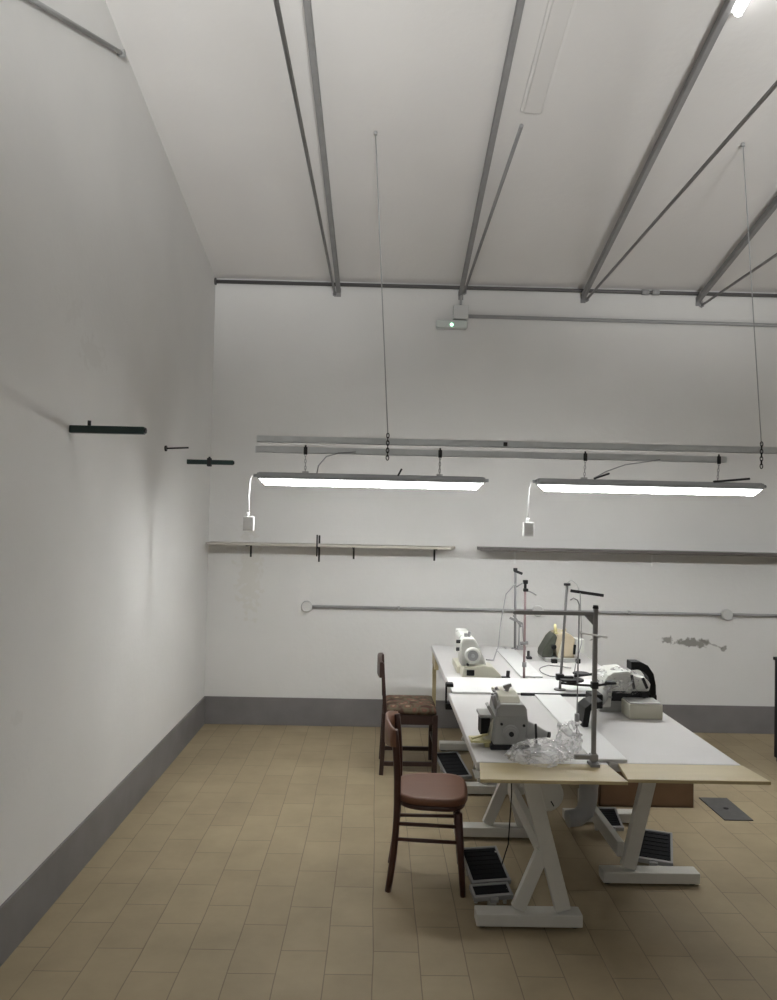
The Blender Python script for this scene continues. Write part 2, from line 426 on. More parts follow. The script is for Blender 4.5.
# ------------------------------------------------------------------ bars and nail on the left wall
def wall_bar(y, z, x1, label, peg):
    p = thing('wall_bar', label, 'bar', (XW, y, z), 'dark green bars on the left wall')
    MB().box(XW + .001, x1, y - .016, y + .016, z - .018, z + .018, .005).build('bar', M_green, p)
    MB().cyl((x1 - .002, y, z), (x1 + .006, y, z), .013).build('end_cap', M_dark, p)
    MB().cyl((peg, y, z + .016), (peg, y, z + .042), .008).build('peg', M_dark, p)
    return p
wall_bar(3.64, 2.188, XW + .352, 'dark green bar sticking out of the left wall, nearer the viewer', XW + .09)
p = wall_bar(5.867, 2.197, XW + .352, 'dark green bar sticking out near the left corner, farther of the two', XW + .17)
MB().box(XW + .155, XW + .185, 5.846, 5.888, 2.165, 2.229, .004).build('clamp', M_dark, p)
p = thing('wall_hook', 'thin dark spike between the two green bars on the left wall', 'hook', (XW, 5.256, 2.25))
MB().cyl((XW + .001, 5.256, 2.243), (XW + .16, 5.256, 2.252), .006).build('spike', M_dark, p)
MB().cyl((XW + .001, 5.256, 2.243), (XW + .012, 5.256, 2.2435), .02).build('washer', M_dark, p)

# ------------------------------------------------------------------ hanging rails, wires and lamps
RY = 5.0
def rail(y, z, x0, x1, label, holes):
    p = thing('hanging_rail', label, 'rail', (x0, y, z), 'suspended rails above the lamps')
    m = MB()   # C-shaped strut, open at the back
    m.box(x0, x1, y - .018, y - .015, z - .02, z + .02)
    m.box(x0, x1, y - .018, y + .018, z + .0175, z + .02); m.box(x0, x1, y - .018, y + .018, z - .02, z - .0175)
    m.build('channel', M_galv, p)
    for hx in holes: MB().box(hx - .013, hx + .013, y - .0215, y - .018, z - .013, z + .013, .002).build('bolt_plate', M_dark, p)
    return p
rail(RY, 2.298, -.793, 6.1, 'upper of the two long grey rails hanging above the lamps', (.82,))
rail(RY, 2.230, -.80, 2.27, 'lower of the two long grey rails, the shorter one the lamps hook onto', ())
rail(RY, 2.230, 4.1, 5.9, 'short grey rail holding the lamp beyond the right edge of the photo', ())

def wire(xb, xt, yt, label, zend):
    p = thing('hanger_wire', label, 'wire', (xt, yt, ceil_z(yt)), 'wires holding the rails from the ceiling')
    zt = ceil_z(yt)
    MB().tube([(xt, yt, zt - .002), (xb, RY - .027, 2.335)], .0035, 8).build('wire', M_conduit, p)
    ch = MB(); z = 2.335; k = 0
    while z > zend:      # chain links round both rails
        pts = []
        for a in range(13):
            an = a / 12 * 2 * math.pi
            u, v = .009 * math.cos(an), .016 * math.sin(an)
            pts.append((xb + (u if k % 2 == 0 else 0), RY - .030 + (0 if k % 2 == 0 else u * .6), z + v))
        ch.tube(pts, .003, 6, cap=False); z -= .024; k += 1
    ch.build('chain', M_dark, p)
    MB().cyl((xt, yt, zt - .02), (xt, yt, zt), .012).build('ceiling_hook', M_conduit, p)
wire(.055, -.066, 4.82, 'thin hanger wire left of centre, from the ceiling to the rails', 2.19)
wire(2.49, 2.28, 4.83, 'thin hanger wire at the right, from the ceiling to the rails', 2.17)

def make_lamp(x0, x1, y, label, cord=True, extras=0):
    """weatherproof tube lamp hanging on two chains"""
    p = thing('tube_lamp', label, 'lamp', ((x0 + x1) / 2, y, 1.99), 'hanging tube lamps')
    zt, zm = 2.082, 2.048
    w = .039
    m = MB()
    m.prism([(-w, zm - .008), (w, zm - .008), (w * .95, zm + .01), (w * .55, zt), (-w * .55, zt), (-w * .95, zm + .01)], 'x', x0 + .01, x1 - .01, .003,
            Matrix.Translation((0, y, 0)))
    m.build('housing', M_lampbody, p)
    rings = []      # diffuser, bevelled at both ends
    prof = [(-w * .98, zm - .009), (-w * .95, zm - .022), (-w * .62, zm - .042), (0, zm - .049), (w * .62, zm - .042), (w * .95, zm - .022), (w * .98, zm - .009)]
    for x, s in ((x0 + .016, 0.05), (x0 + .03, .45), (x0 + .055, 1), (x1 - .055, 1), (x1 - .03, .45), (x1 - .016, .05)):
        rings.append([(x, y + a, zm - .009 + (b - zm + .009) * s) for a, b in prof])
    MB().loft(rings).build('diffuser', M_glow, p)
    for xe, s in ((x0, 1), (x1, -1)):
        e = MB(); e.box(min(xe, xe + s * .03), max(xe, xe + s * .03), y - w * .9, y + w * .9, zm - .006, zt - .004, .006)
        e.cyl((xe, y, zm + .012), (xe - s * .025, y, zm + .012), .011, n=12)
        e.build('end_cap', M_lampbody, p)
    L = x1 - x0
    for q, xc in enumerate((x0 + L * .21, x0 + L * .80)):
        c = MB(); z = 2.20; k = 0
        c.tube([(xc, y - .024, 2.20), (xc, y - .026, 2.235), (xc, y - .022, 2.262)], .006, 8)
        c.box(xc - .012, xc + .012, y - .03, y - .0225, 2.20, 2.25, .003)
        c.build('hook', M_dark, p)
        c = MB()
        while z > 2.09:
            pts = []
            for a in range(11):
                an = a / 10 * 2 * math.pi; u, v = .006 * math.cos(an), .014 * math.sin(an)
                pts.append((xc + (u if k % 2 == 0 else 0), y - .024 + .02 * (2.2 - z) / .13 + (0 if k % 2 == 0 else u), z + v))
            c.tube(pts, .0022, 6, cap=False); z -= .021; k += 1
        c.build('chain', M_conduit, p)
        MB().box(xc - .02, xc + .02, y - .012, y + .012, zt - .001, zt + .012, .003).build('clip', M_conduit, p)
    if cord:
        xa = x0 - .02
        cb = MB().tube([(xa, y, zm + .012), (xa - .02, y - .003, zm + .005), (xa - .028, y - .004, zm - .03), (xa - .032, y - .004, zm - .12), (xa - .03, y - .004, 1.815)], .0055, 8).build('power_cord', M_white, p)
        pl = MB(); xp = xa - .028
        pl.box(xp - .036, xp + .036, y - .022, y + .014, 1.70, 1.795, .008); pl.cyl((xp - .01, y - .004, 1.79), (xp - .005, y - .004, 1.822), .010)
        pl.cyl((xp, y - .024, 1.748), (xp, y - .02, 1.748), .018)
        pl.build('plug', M_white, cb)
    return p
l1 = make_lamp(-.785, .692, RY, 'lit tube lamp hanging at the left above the empty floor')
MB().tube([(-.40, RY, 2.082), (-.39, RY - .02, 2.13), (-.34, RY - .025, 2.19), (-.26, RY - .026, 2.215), (-.15, RY - .022, 2.225)], .004, 8).build('supply_cable', M_lampbody, l1)
MB().bar((.125, RY - .02, 2.075), (.15, RY - .02, 2.122), .018, .012, bev=.003).build('cable_clip', M_dark, l1)
l2 = make_lamp(1.03, 2.51, RY, 'lit tube lamp hanging at the right above the sewing tables')
MB().tube([(1.40, RY - .02, 2.09), (1.48, RY - .02, 2.135), (1.6, RY - .024, 2.18), (1.75, RY - .026, 2.205), (1.83, RY - .022, 2.22)], .0035, 8).build('supply_cable', M_lampbody, l2)
MB().bar((1.40, RY - .02, 2.085), (1.50, RY - .02, 2.122), .02, .012, bev=.003).build('cable_clip', M_dark, l2)
MB().bar((2.18, RY - .02, 2.083), (2.42, RY - .02, 2.108), .012, .014, bev=.003).build('cable_duct', M_dark, l2)
for i, (x0, y) in enumerate(((4.2, RY), (-.8, -1.0))):  # second copy: unseen lamp added as fill for left wall and near floor
    l = copy_tree(l2); l.location = (l2.location.x + x0 - 1.028, y, 1.99)
    l['label'] = ('lit tube lamp beyond the right edge of the photo', 'added fill tube lamp behind the viewer, at the left', 'lit tube lamp behind the viewer, in the middle', 'lit tube lamp behind the viewer, at the right')[i]

# ceiling battens
def batten(x0, x1, y0, y1, label, m):
    p = thing('ceiling_batten', label, 'lamp', ((x0 + x1) / 2, y1, ceil_z(y1)), 'white battens on the ceiling')
    def pr(dz0, dz1): return [(y0, ceil_z(y0) - dz0), (y1, ceil_z(y1) - dz0), (y1, ceil_z(y1) - dz1), (y0, ceil_z(y0) - dz1)]
    MB().prism(pr(.0, .010), 'x', x0, x1, .003).build('body', M_ceil, p)
    MB().prism(pr(.010, .016), 'x', x0 + .02, x1 - .02, .006).build('diffuser', m, p)
batten(.81, .955, 3.35, 4.6, 'unlit pale batten on the ceiling right of the second rafter', mat('unlit_diffuser', (.66, .64, .625), .8, spec=.1))
def tube_batten(xc, y0, y1, drop, label):
    p = thing('ceiling_tube', label, 'lamp', (xc, y1, ceil_z(y1)), 'bare tubes under the ceiling')
    def pr(dz0, dz1): return [(y0, ceil_z(y0) - dz0), (y1, ceil_z(y1) - dz0), (y1, ceil_z(y1) - dz1), (y0, ceil_z(y0) - dz1)]
    MB().prism(pr(.0, .035), 'x', xc - .03, xc + .03, .004).build('body', M_white, p)
    MB().cyl((xc, y0 + .06, ceil_z(y0 + .06) - drop), (xc, y1 - .03, ceil_z(y1 - .03) - drop), .022, n=16).build('tube', M_batten, p)
    for ya in (y0 + .05, y1 - .05):
        MB().box(xc - .014, xc + .014, ya - .012, ya + .012, ceil_z(ya) - drop - .02, ceil_z(ya) - .03, .003).build('socket', M_white, p)
tube_batten(1.765, 2.4, 3.84, .06, 'lit bare tube at the top edge of the photo beside the third rafter')
def floodlight(x, y, z, label, elev=22, size=48, turn=0):  # unseen lamp on a stand, added to brighten the ceiling
    p = thing('fill_floodlight', label, 'lamp', (x, y, 0), 'added fill floodlights on stands')
    MB().cyl((x, y, .02), (x, y, z - .12), .016, bev=.003).build('pole', M_dark, p)
    for k in range(3):
        a = k * 2 * math.pi / 3 + .5
        MB().bar((x, y, .5), (x + .4 * math.cos(a), y + .4 * math.sin(a), .012), .02, .02, bev=.003).build('leg', M_dark, p)
    M = Matrix.Translation((x, y, z)) @ Matrix.Rotation(math.radians(turn), 4, 'Z') @ Matrix.Rotation(math.radians(elev), 4, 'X')
    MB().prism([(-.07, -.09), (.02, -.13), (.02, .13), (-.07, .09)], 'x', -.16, .16, .006, M).build('housing', M_dark, p)
    MB().box(-.15, .15, .0205, .026, -.12, .12, .001, M).build('glass', M_flood, p)
    b = MB(); b.box(-.18, -.165, -.03, -.01, -.13, .01, .002, M); b.box(.165, .18, -.03, -.01, -.13, .01, .002, M); b.box(-.18, .18, -.03, -.01, -.15, -.13, .002, M); b.build('yoke', M_dark, p)
    ld = bpy.data.lights.new('fill_floodlight_beam', 'SPOT'); ld.energy = FLOOD_POWER; ld.color = LAMP_COLOR
    ld.spot_size = math.radians(size); ld.spot_blend = 1.0; ld.shadow_soft_size = .4
    lo = bpy.data.objects.new('fill_floodlight_beam', ld); COL.objects.link(lo); lo.parent = p
    lo.matrix_local = Matrix.Translation((-x, -y, 0)) @ M @ Matrix.Translation((0, .16, 0)) @ Matrix.Rotation(math.radians(90), 4, 'X')
floodlight(.1, -1.3, 2.5, 'added fill floodlight on a stand behind the viewer, at the left', turn=8, elev=25, size=49)
floodlight(2.6, -1.3, 2.5, 'added fill floodlight on a stand behind the viewer, at the right', turn=-2, elev=25, size=49)

# ------------------------------------------------------------------ tables
T = .78
def tbl(name_label, x0, x1, y0, y1, ply, foot_y, rear_y, fx0, fx1, up, strut, sx, sz, group='white sewing tables'):
    p = thing('sewing_table', name_label, 'table', ((x0 + x1) / 2, (y0 + y1) / 2, 0), group)
    MB().box(x0, x1, y0, y1, T - .038, T, .006).build('tabletop', M_lam, p)
    if ply:
        MB().prism([(ply[0], ply[2]), (ply[1], ply[2]), (ply[1] - .02, y0 + .002), (ply[0] + .025, y0 + .002)], 'z', T - .016, T - .002, .002).build('front_board', M_ply, p)
    for q, fy in enumerate((foot_y, rear_y)):
        a = MB().box(fx0, fx1, fy, fy + .085, .012, .066, .006).build('foot', M_legw, p)
        r = MB()
        for xx in (fx0 + .03, fx1 - .03): r.cyl((xx, fy + .042, 0), (xx, fy + .042, .013), .022, n=16)
        r.build('rubber_pad', M_black, a)
        yc = fy + .045
        MB().bar((up[0], yc, .074), (up[1], yc, T - .055), .07, .045, up=(0, 1, 0), bev=.004).build('upright', M_legw, p)
        MB().box(up[1] - .19, up[1] + .19, yc - .03, yc + .03, T - .056, T - .038, .003).build('top_plate', M_legw, p)
        if strut: MB().bar((strut[0], yc, .074), (strut[1], yc, strut[2]), .06, .038, up=(0, 1, 0), bev=.004).build('strut', M_legw, p)
    MB().bar((sx, foot_y + .05, sz), (sx, rear_y + .05, sz), .075, .035, up=(1, 0, 0), bev=.004).build('stretcher', M_legw, p)
    return p
TG = 'white sewing tables'
nl = tbl('front left white sewing table, the one carrying the grey overlock machine', .44, 1.0, 3.27, 4.57, (.428, 1.015, 3.06), 3.425, 4.38, .474, .945, (.864, .685), (.663, .77, .33), .79, .29)
nr = tbl('front right white sewing table, the one carrying the machine on a cream box', 1.008, 1.575, 3.29, 4.60, (1.022, 1.60, 3.09), 3.85, 4.62, 1.16, 1.645, (1.295, 1.44), None, 1.26, .16)
fl = tbl('white sewing table at the back on the left, near the patterned chair', .46, 1.04, 4.90, 6.25, None, 5.06, 6.0, .52, 1.0, (.92, .75), (.72, .82, .33), .84, .29)
fr = tbl('white sewing table at the back on the right, under the olive and tan machine', 1.05, 1.62, 4.90, 6.25, None, 5.35, 6.05, 1.12, 1.6, (1.27, 1.41), None, 1.25, .3)
# wooden end panel of the back left table
MB().box(.47, .50, 6.215, 6.245, .0, T - .038, .002).build('corner_post', M_ply, fl)
MB().box(.465, .495, 5.95, 6.215, T - .14, T - .038, .002).build('side_rail', M_ply, fl)

def treadle(p, x0, x1, y0, y1, z0, z1, yaw=0.0):
    """ribbed foot pedal sloping up to the back, in an iron frame"""
    cx, cy = (x0 + x1) / 2, (y0 + y1) / 2; L = math.hypot(y1 - y0, z1 - z0); w = (x1 - x0) / 2
    M = Matrix.Translation((cx, cy, (z0 + z1) / 2)) @ Matrix.Rotation(yaw, 4, 'Z') @ Matrix.Rotation(math.atan2(z1 - z0, y1 - y0), 4, 'X')
    f = MB()
    f.box(-w, w, -L / 2, -L / 2 + .016, -.012, .014, .003, M); f.box(-w, w, L / 2 - .012, L / 2, -.012, .01, .003, M)
    f.box(-w, -w + .012, -L / 2, L / 2, -.012, .01, .003, M); f.box(w - .012, w, -L / 2, L / 2, -.012, .01, .003, M)
    f.box(-.02, .02, -L / 2 - .014, -L / 2 + .004, -.012, .008, .003, M)
    tr = f.build('treadle', M_frame, p)
    q = MB(); q.box(-w + .012, w - .012, -L / 2 + .016, L / 2 - .012, -.006, .006, 0, M)
    for k in range(7):
        yy = -L / 2 + .03 + k * (L - .06) / 6
        q.box(-w + .02, w - .02, yy - .004, yy + .004, .005, .009, .001, M)
    q.build('pad', M_pad, tr)
    s = MB(); s.box(cx - .02, cx + .02, y0 + .005, y0 + .035, 0, z0 + .002, .003); s.box(cx - w * .8, cx - w * .8 + .015, y1 - .03, y1 - .01, 0, z1 - .005, .002)
    s.box(cx + w * .8 - .015, cx + w * .8, y1 - .03, y1 - .01, 0, z1 - .005, .002)
    s.build('pivot', M_legw, tr)
treadle(nl, .468, .665, 3.735, 3.96, .055, .13, .18)
treadle(nl, .475, .665, 3.60, 3.685, .05, .075, .18)
treadle(nr, 1.41, 1.60, 3.985, 4.24, .055, .12, -.35)
treadle(nr, 1.30, 1.44, 4.40, 4.56, .06, .12)
treadle(fl, .47, .645, 5.22, 5.55, .06, .13, .2)
treadle(fr, 1.3, 1.5, 5.5, 5.75, .06, .12)
# motors and what hangs below the tables
m = MB(); m.cyl((.88, 3.92, .47), (.88, 4.16, .47), .07, bev=.01); m.build('motor', M_mgrey, nl)
MB().cyl((.88, 3.885, .43), (.88, 3.92, .43), .085, bev=.008).build('pulley_cover', M_legw, nl)
MB().bar((.90, 3.884, .40), (.915, 3.884, .375), .006, .004, up=(0, 1, 0)).build('switch', M_black, nl)
MB().box(.83, .93, 3.96, 4.12, .53, T - .038, .004).build('motor_mount', M_mgrey, nl)
MB().tube([(1.19, 4.2, T - .039), (1.185, 4.2, .5), (1.175, 4.2, .30), (1.16, 4.2, .235), (1.12, 4.19, .205), (1.06, 4.18, .20)], [.05, .05, .05, .048, .046, .044], 16).build('waste_chute', M_frame, nr)
MB().tube([(.66, 3.7, T - .04), (.665, 3.68, .5), (.66, 3.72, .25), (.645, 3.80, .12)], .003, 8).build('pull_chain', M_black, nl)
w = MB(); w.box(.48, .60, 3.6, 3.72, .60, .605); w.tube([(.49, 3.59, .742), (.50, 3.58, .66), (.52, 3.59, .605)], .004, 6); w.tube([(.59, 3.59, .742), (.57, 3.58, .66), (.56, 3.59, .605)], .004, 6)
w.tube([(.49, 3.72, .742), (.49, 3.72, .605)], .004, 6); w.tube([(.59, 3.72, .742), (.59, 3.72, .605)], .004, 6)
w.build('wire_tray', M_legw, nl)

tag(MB().box(.94, 1.09, 3.30, 4.51, T + .001, T + .012, .003).build('white_board', M_sheet), 'narrow bright white board lying along the joint of the two front tables', 'board', 'white boards on the tables')
tag(MB().box(.955, 1.10, 5.03, 6.08, T + .001, T + .012, .003).build('white_board', M_sheet), 'narrow bright white board lying along the joint of the two back tables', 'board', 'white boards on the tables')
tag(MB().box(.46, 1.55, 4.53, 4.95, T + .001, T + .014, .003).build('white_board', M_sheet), 'wide white board bridging the gap between the front and back tables', 'board', 'white boards on the tables')
tag(MB().box(.86, 1.30, 4.514, 4.527, T + .0005, T + .016, .002).build('flat_bar', M_dark), 'thin dark flat bar lying along the front edge of the wide white board', 'metal bar')
p = thing('table_clamp', 'black clamp gripping the left end of the board between the tables', 'clamp', (.45, 4.67, T))
MB().box(.435, .478, 4.64, 4.70, T + .0145, T + .034, .004).build('upper_jaw', M_black, p)
MB().box(.432, .442, 4.655, 4.685, T - .11, T + .03, .003).build('spine', M_black, p)
j = MB(); j.box(.432, .485, 4.64, 4.70, T - .12, T - .085, .004); j.cyl((.472, 4.67, T - .10), (.472, 4.67, T + .0005), .006); j.build('lower_jaw', M_black, p)

# ------------------------------------------------------------------ sewing machines
# grey overlock on the front left table
p = thing('overlock_machine', 'grey overlock machine on the front left table, end towards the viewer', 'sewing machine', (.59, 3.56, T))
MB().box(.525, .70, 3.44, 3.76, T, T + .022, .004).build('base', M_dark, p)
b = MB()
b.prism([(.535, T + .022), (.695, T + .022), (.694, T + .10), (.686, T + .18), (.674, T + .20), (.566, T + .20), (.552, T + .185), (.540, T + .08)], 'y', 3.445, 3.66, .008)
b.prism([(.554, T + .145), (.688, T + .145), (.68, T + .190), (.670, T + .204), (.566, T + .204), (.556, T + .190)], 'y', 3.438, 3.66, .006)
b.build('body', M_mgrey, p)
MB().prism([(.50, T + .022), (.56, T + .022), (.555, T + .14), (.52, T + .09)], 'y', 3.50, 3.70, .006).build('front_cover', M_mcream, p)
MB().prism([(3.46, T + .204), (3.72, T + .204), (3.72, T + .222), (3.60, T + .234), (3.50, T + .226)], 'x', .565, .66, .006).build('top_cover', M_mcream, p)
h = MB(); h.cyl((.612, 3.445, T + .078), (.612, 3.425, T + .078), .036, bev=.006); h.cyl((.612, 3.428, T + .078), (.612, 3.419, T + .078), .027, bev=.003); w0 = h.build('handwheel', M_mgrey, p)
MB().cyl((.612, 3.421, T + .078), (.612, 3.413, T + .078), .011).build('wheel_bolt', M_dark, w0)
s = MB()
for (x, z) in ((.572, T + .115), (.672, T + .11)): s.cyl((x, 3.446, z), (x, 3.439, z), .006, n=12)
s.build('screw', M_dark, p)
MB().tube([(.685, 3.47, T + .085), (.72, 3.47, T + .078), (.76, 3.47, T + .07), (.78, 3.47, T + .066)], [.042, .034, .02, .014], 20).build('side_arm', M_mgrey, p)
MB().cyl((.776, 3.47, T + .066), (.796, 3.47, T + .064), .013).build('arm_tip', M_dark, p)
MB().box(.488, .53, 3.50, 3.60, T + .045, T + .125, .004).build('cloth_guard', M_black, p)
MB().box(.482, .54, 3.50, 3.62, T + .125, T + .14, .004).build('guard_lid', M_mgrey, p)
f = MB(); f.box(.44, .53, 3.47, 3.56, T + .022, T + .03, .002); f.bar((.445, 3.48, T + .04), (.52, 3.50, T + .055), .014, .008); f.box(.505, .53, 3.48, 3.54, T, T + .024, .002); f.build('cloth_plate', M_yel, p)
for i, (x, y) in enumerate(((.555, 3.48), (.57, 3.54), (.59, 3.60))):
    k = MB(); k.cyl((x, y, T + .176), (x - .018, y, T + .235), .012, bev=.003); k.cyl((x - .018, y, T + .235), (x - .022, y, T + .246), .007)
    k.build('tension_dial', M_metal, p)
MB().bar((.535, 3.455, T + .15), (.508, 3.455, T + .2), .014, .06, up=(0, 1, 0), bev=.003).build('side_lever', M_mgrey, p)
k = MB(); k.cyl((.61, 3.58, T + .22), (.625, 3.58, T + .262), .010, bev=.002); k.bar((.60, 3.58, T + .25), (.635, 3.58, T + .262), .02, .014); k.build('thread_guide', M_metal, p)

# cream lockstitch machine on the back left table, seen from the handwheel end
p = thing('lockstitch_machine', 'cream white lockstitch machine on the back left table, handwheel facing the viewer', 'sewing machine', (.66, 5.15, T))
MB().prism([(.565, T), (.825, T), (.815, T + .028), (.765, T + .075), (.70, T + .085), (.575, T + .07)], 'y', 4.975, 5.14, .008).build('bed', M_mcream, p)
MB().box(.55, .74, 5.14, 5.46, T, T + .045, .006).build('long_bed', M_mcream, p)
MB().prism([(.562, T + .07), (.735, T + .07), (.705, T + .14), (.66, T + .235), (.645, T + .25), (.575, T + .25), (.56, T + .22), (.555, T + .13)], 'y', 5.02, 5.16, .012).build('pillar', M_mwhite, p)
MB().prism([(.56, T + .15), (.67, T + .15), (.655, T + .24), (.64, T + .252), (.575, T + .252), (.56, T + .235)], 'y', 5.16, 5.42, .012).build('arm', M_mwhite, p)
MB().box(.565, .645, 5.36, 5.46, T + .10, T + .255, .012).build('head', M_mwhite, p)
n_ = MB(); n_.cyl((.605, 5.41, T + .05), (.605, 5.41, T + .10), .006); n_.box(.59, .62, 5.395, 5.43, T + .046, T + .055); n_.build('needle_bar', M_metal, p)
h = MB(); h.cyl((.635, 5.02, T + .145), (.635, 4.985, T + .145), .052, bev=.012); wh = h.build('handwheel', M_mwhite, p)
h = MB(); h.cyl((.635, 4.987, T + .145), (.635, 4.980, T + .145), .034); h.build('wheel_face', M_frame, wh)
h = MB(); h.cyl((.635, 4.981, T + .145), (.635, 4.974, T + .145), .012); h.build('wheel_bolt', M_metal, wh)
MB().box(.595, .645, 4.967, 4.98, T + .02, T + .055, .004).build('oil_window', M_black, p)
MB().cyl((.60, 4.99, T + .09), (.60, 4.965, T + .09), .008).build('stitch_knob', M_dark, p)
for z in (.17, .22): MB().cyl((.565, 5.08, T + z), (.535, 5.08, T + z), .012, bev=.003).build('tension_dial', M_dark, p)
k = MB(); k.cyl((.62, 5.1, T + .25), (.625, 5.1, T + .285), .010, bev=.003); k.bar((.60, 5.1, T + .25), (.60, 5.1, T + .272), .02, .02); k.build('top_knob', M_metal, p)
k = MB(); k.box(.81, .88, 4.985, 5.02, T, T + .012, .002); k.cyl((.865, 5.0, T + .01), (.868, 5.0, T + .05), .012, bev=.003); k.build('bobbin_winder', M_dark, p)

# olive and tan machine on the back right table
p = thing('cylinder_sewing_machine', 'olive and tan machine on the back right table behind the tall grey post', 'sewing machine', (1.34, 5.7, T))
MB().box(1.21, 1.47, 5.60, 5.86, T, T + .03, .006).build('base', M_mgrey, p)
MB().prism([(1.30, T + .03), (1.43, T + .03), (1.43, T + .17), (1.40, T + .20), (1.36, T + .215), (1.30, T + .20), (1.285, T + .12)], 'y', 5.62, 5.84, .012).build('body', M_tan, p)
MB().prism([(1.19, T + .03), (1.265, T + .03), (1.30, T + .18), (1.285, T + .205), (1.25, T + .17), (1.195, T + .075)], 'y', 5.615, 5.80, .012).build('side_cover', M_dkgreen, p)
MB().box(1.435, 1.495, 5.61, 5.72, T + .07, T + .17, .006).build('thread_cover', M_mwhite, p)
k = MB(); k.cyl((1.305, 5.7, T + .19), (1.30, 5.7, T + .265), .016, .009); k.cyl((1.36, 5.7, T + .20), (1.375, 5.7, T + .235), .018, .012); k.bar((1.29, 5.66, T + .205), (1.40, 5.66, T + .185), .02, .014); k.build('top_fitting', M_yel, p)
k = MB(); k.cyl((1.275, 5.615, T + .11), (1.275, 5.59, T + .11), .02, .012); k.bar((1.42, 5.605, T + .06), (1.425, 5.605, T + .13), .02, .014); k.box(1.25, 1.29, 5.56, 5.60, T, T + .028, .003); k.box(1.43, 1.46, 5.57, 5.6, T + .0, T + .03, .003); k.build('presser_fitting', M_black, p)
MB().bar((1.31, 5.614, T + .03), (1.345, 5.614, T + .17), .016, .01, up=(0, 1, 0)).build('front_rod', M_mcream, p)

p.location.x += .03

# boxed machine on the front right table
p = thing('overlock_machine', 'white machine on a cream box with a black arched belt guard, front right table', 'sewing machine', (1.41, 4.12, T))
MB().box(1.335, 1.51, 4.02, 4.16, T, T + .078, .006).build('front_box', M_mcream, p)
MB().box(1.34, 1.505, 4.025, 4.155, T + .078, T + .084, .002).build('box_lid', M_mgrey, p)
MB().box(1.22, 1.54, 4.17, 4.42, T, T + .06, .006).build('base', M_mgrey, p)
MB().prism([(1.26, T + .06), (1.49, T + .06), (1.48, T + .12), (1.30, T + .12), (1.27, T + .10)], 'y', 4.16, 4.38, .008).build('lower_body', M_dark, p)
MB().prism([(1.27, T + .115), (1.485, T + .115), (1.495, T + .155), (1.465, T + .19), (1.405, T + .20), (1.37, T + .225), (1.29, T + .218), (1.25, T + .19)], 'y', 4.15, 4.36, .014).build('upper_body', M_mwhite, p)
MB().prism([(1.215, T + .03), (1.275, T + .03), (1.285, T + .19), (1.26, T + .205), (1.235, T + .17)], 'y', 4.14, 4.30, .008).build('face_cover', M_mwhite, p)
k = MB(); k.bar((1.385, 4.145, T + .205), (1.40, 4.145, T + .13), .012, .01, up=(0, 1, 0)); k.bar((1.445, 4.145, T + .19), (1.47, 4.145, T + .135), .014, .01, up=(0, 1, 0)); k.cyl((1.45, 4.15, T + .1), (1.45, 4.135, T + .1), .016); k.build('linkage', M_dark, p)
arch = []
for (x, z) in ((1.42, T + .255), (1.47, T + .256), (1.515, T + .236), (1.547, T + .19), (1.560, T + .13), (1.562, T + .07)): arch.append((x, z))
inner = [(1.53, T + .07), (1.53, T + .13), (1.518, T + .17), (1.495, T + .198), (1.46, T + .212), (1.42, T + .208)]
MB().prism(arch + inner, 'y', 4.26, 4.34, .004).build('belt_guard', M_black, p)
MB().box(1.525, 1.564, 4.255, 4.345, T, T + .075, .004).build('guard_foot', M_black, p)
MB().cyl((1.23, 4.15, T + .092), (1.165, 4.0, T + .10), .034, bev=.006).build('motor_neck', M_mgrey, p)
g = MB(); g.box(1.105, 1.17, 3.93, 4.03, T + .072, T + .145, .008); g.build('coupling_block', M_black, p)
g = MB(); g.prism([(1.030, T + .0125), (1.060, T + .0125), (1.072, T + .095), (1.13, T + .118), (1.13, T + .142), (1.07, T + .128), (1.042, T + .105)], 'y', 3.80, 3.935, .004); g.build('support_bracket', M_black, p)
g = MB()
for k_ in range(4): g.tube([(1.22 + .012 * k_, 4.13 - .01 * k_, T + .06 + .03 * k_), (1.235 + .01 * k_, 4.11, T + .10 + .02 * k_), (1.27, 4.12, T + .09 + .03 * k_)], .006, 8)
g.build('looper_thread_tube', M_metal, p)
def blob(c, rx, ry, rz, seed, amp, m, name, parent=None, seg=36):
    from mathutils import noise
    t_ = bmesh.new(); bmesh.ops.create_icosphere(t_, subdivisions=5, radius=1)
    for v in t_.verts:
        n = v.co.normalized()
        q = n * 1.9 + Vector((seed, seed * 1.7, 3.1))
        d = 1 + amp * (noise.noise(q) + .6 * abs(noise.noise(q * 2.3)) - .12 * abs(noise.noise(q * 4.1)))
        zz = n.z * d
        v.co = Vector((c[0] + n.x * d * rx, c[1] + n.y * d * ry, max(c[2] + zz * rz, c[2] - rz * .72)))
    b_ = MB(); b_._merge(t_, True); return b_.build(name, m, parent)
blob((1.335, 4.235, T + .15), .125, .11, .075, 2.3, .3, M_film2, 'plastic_cover', p)

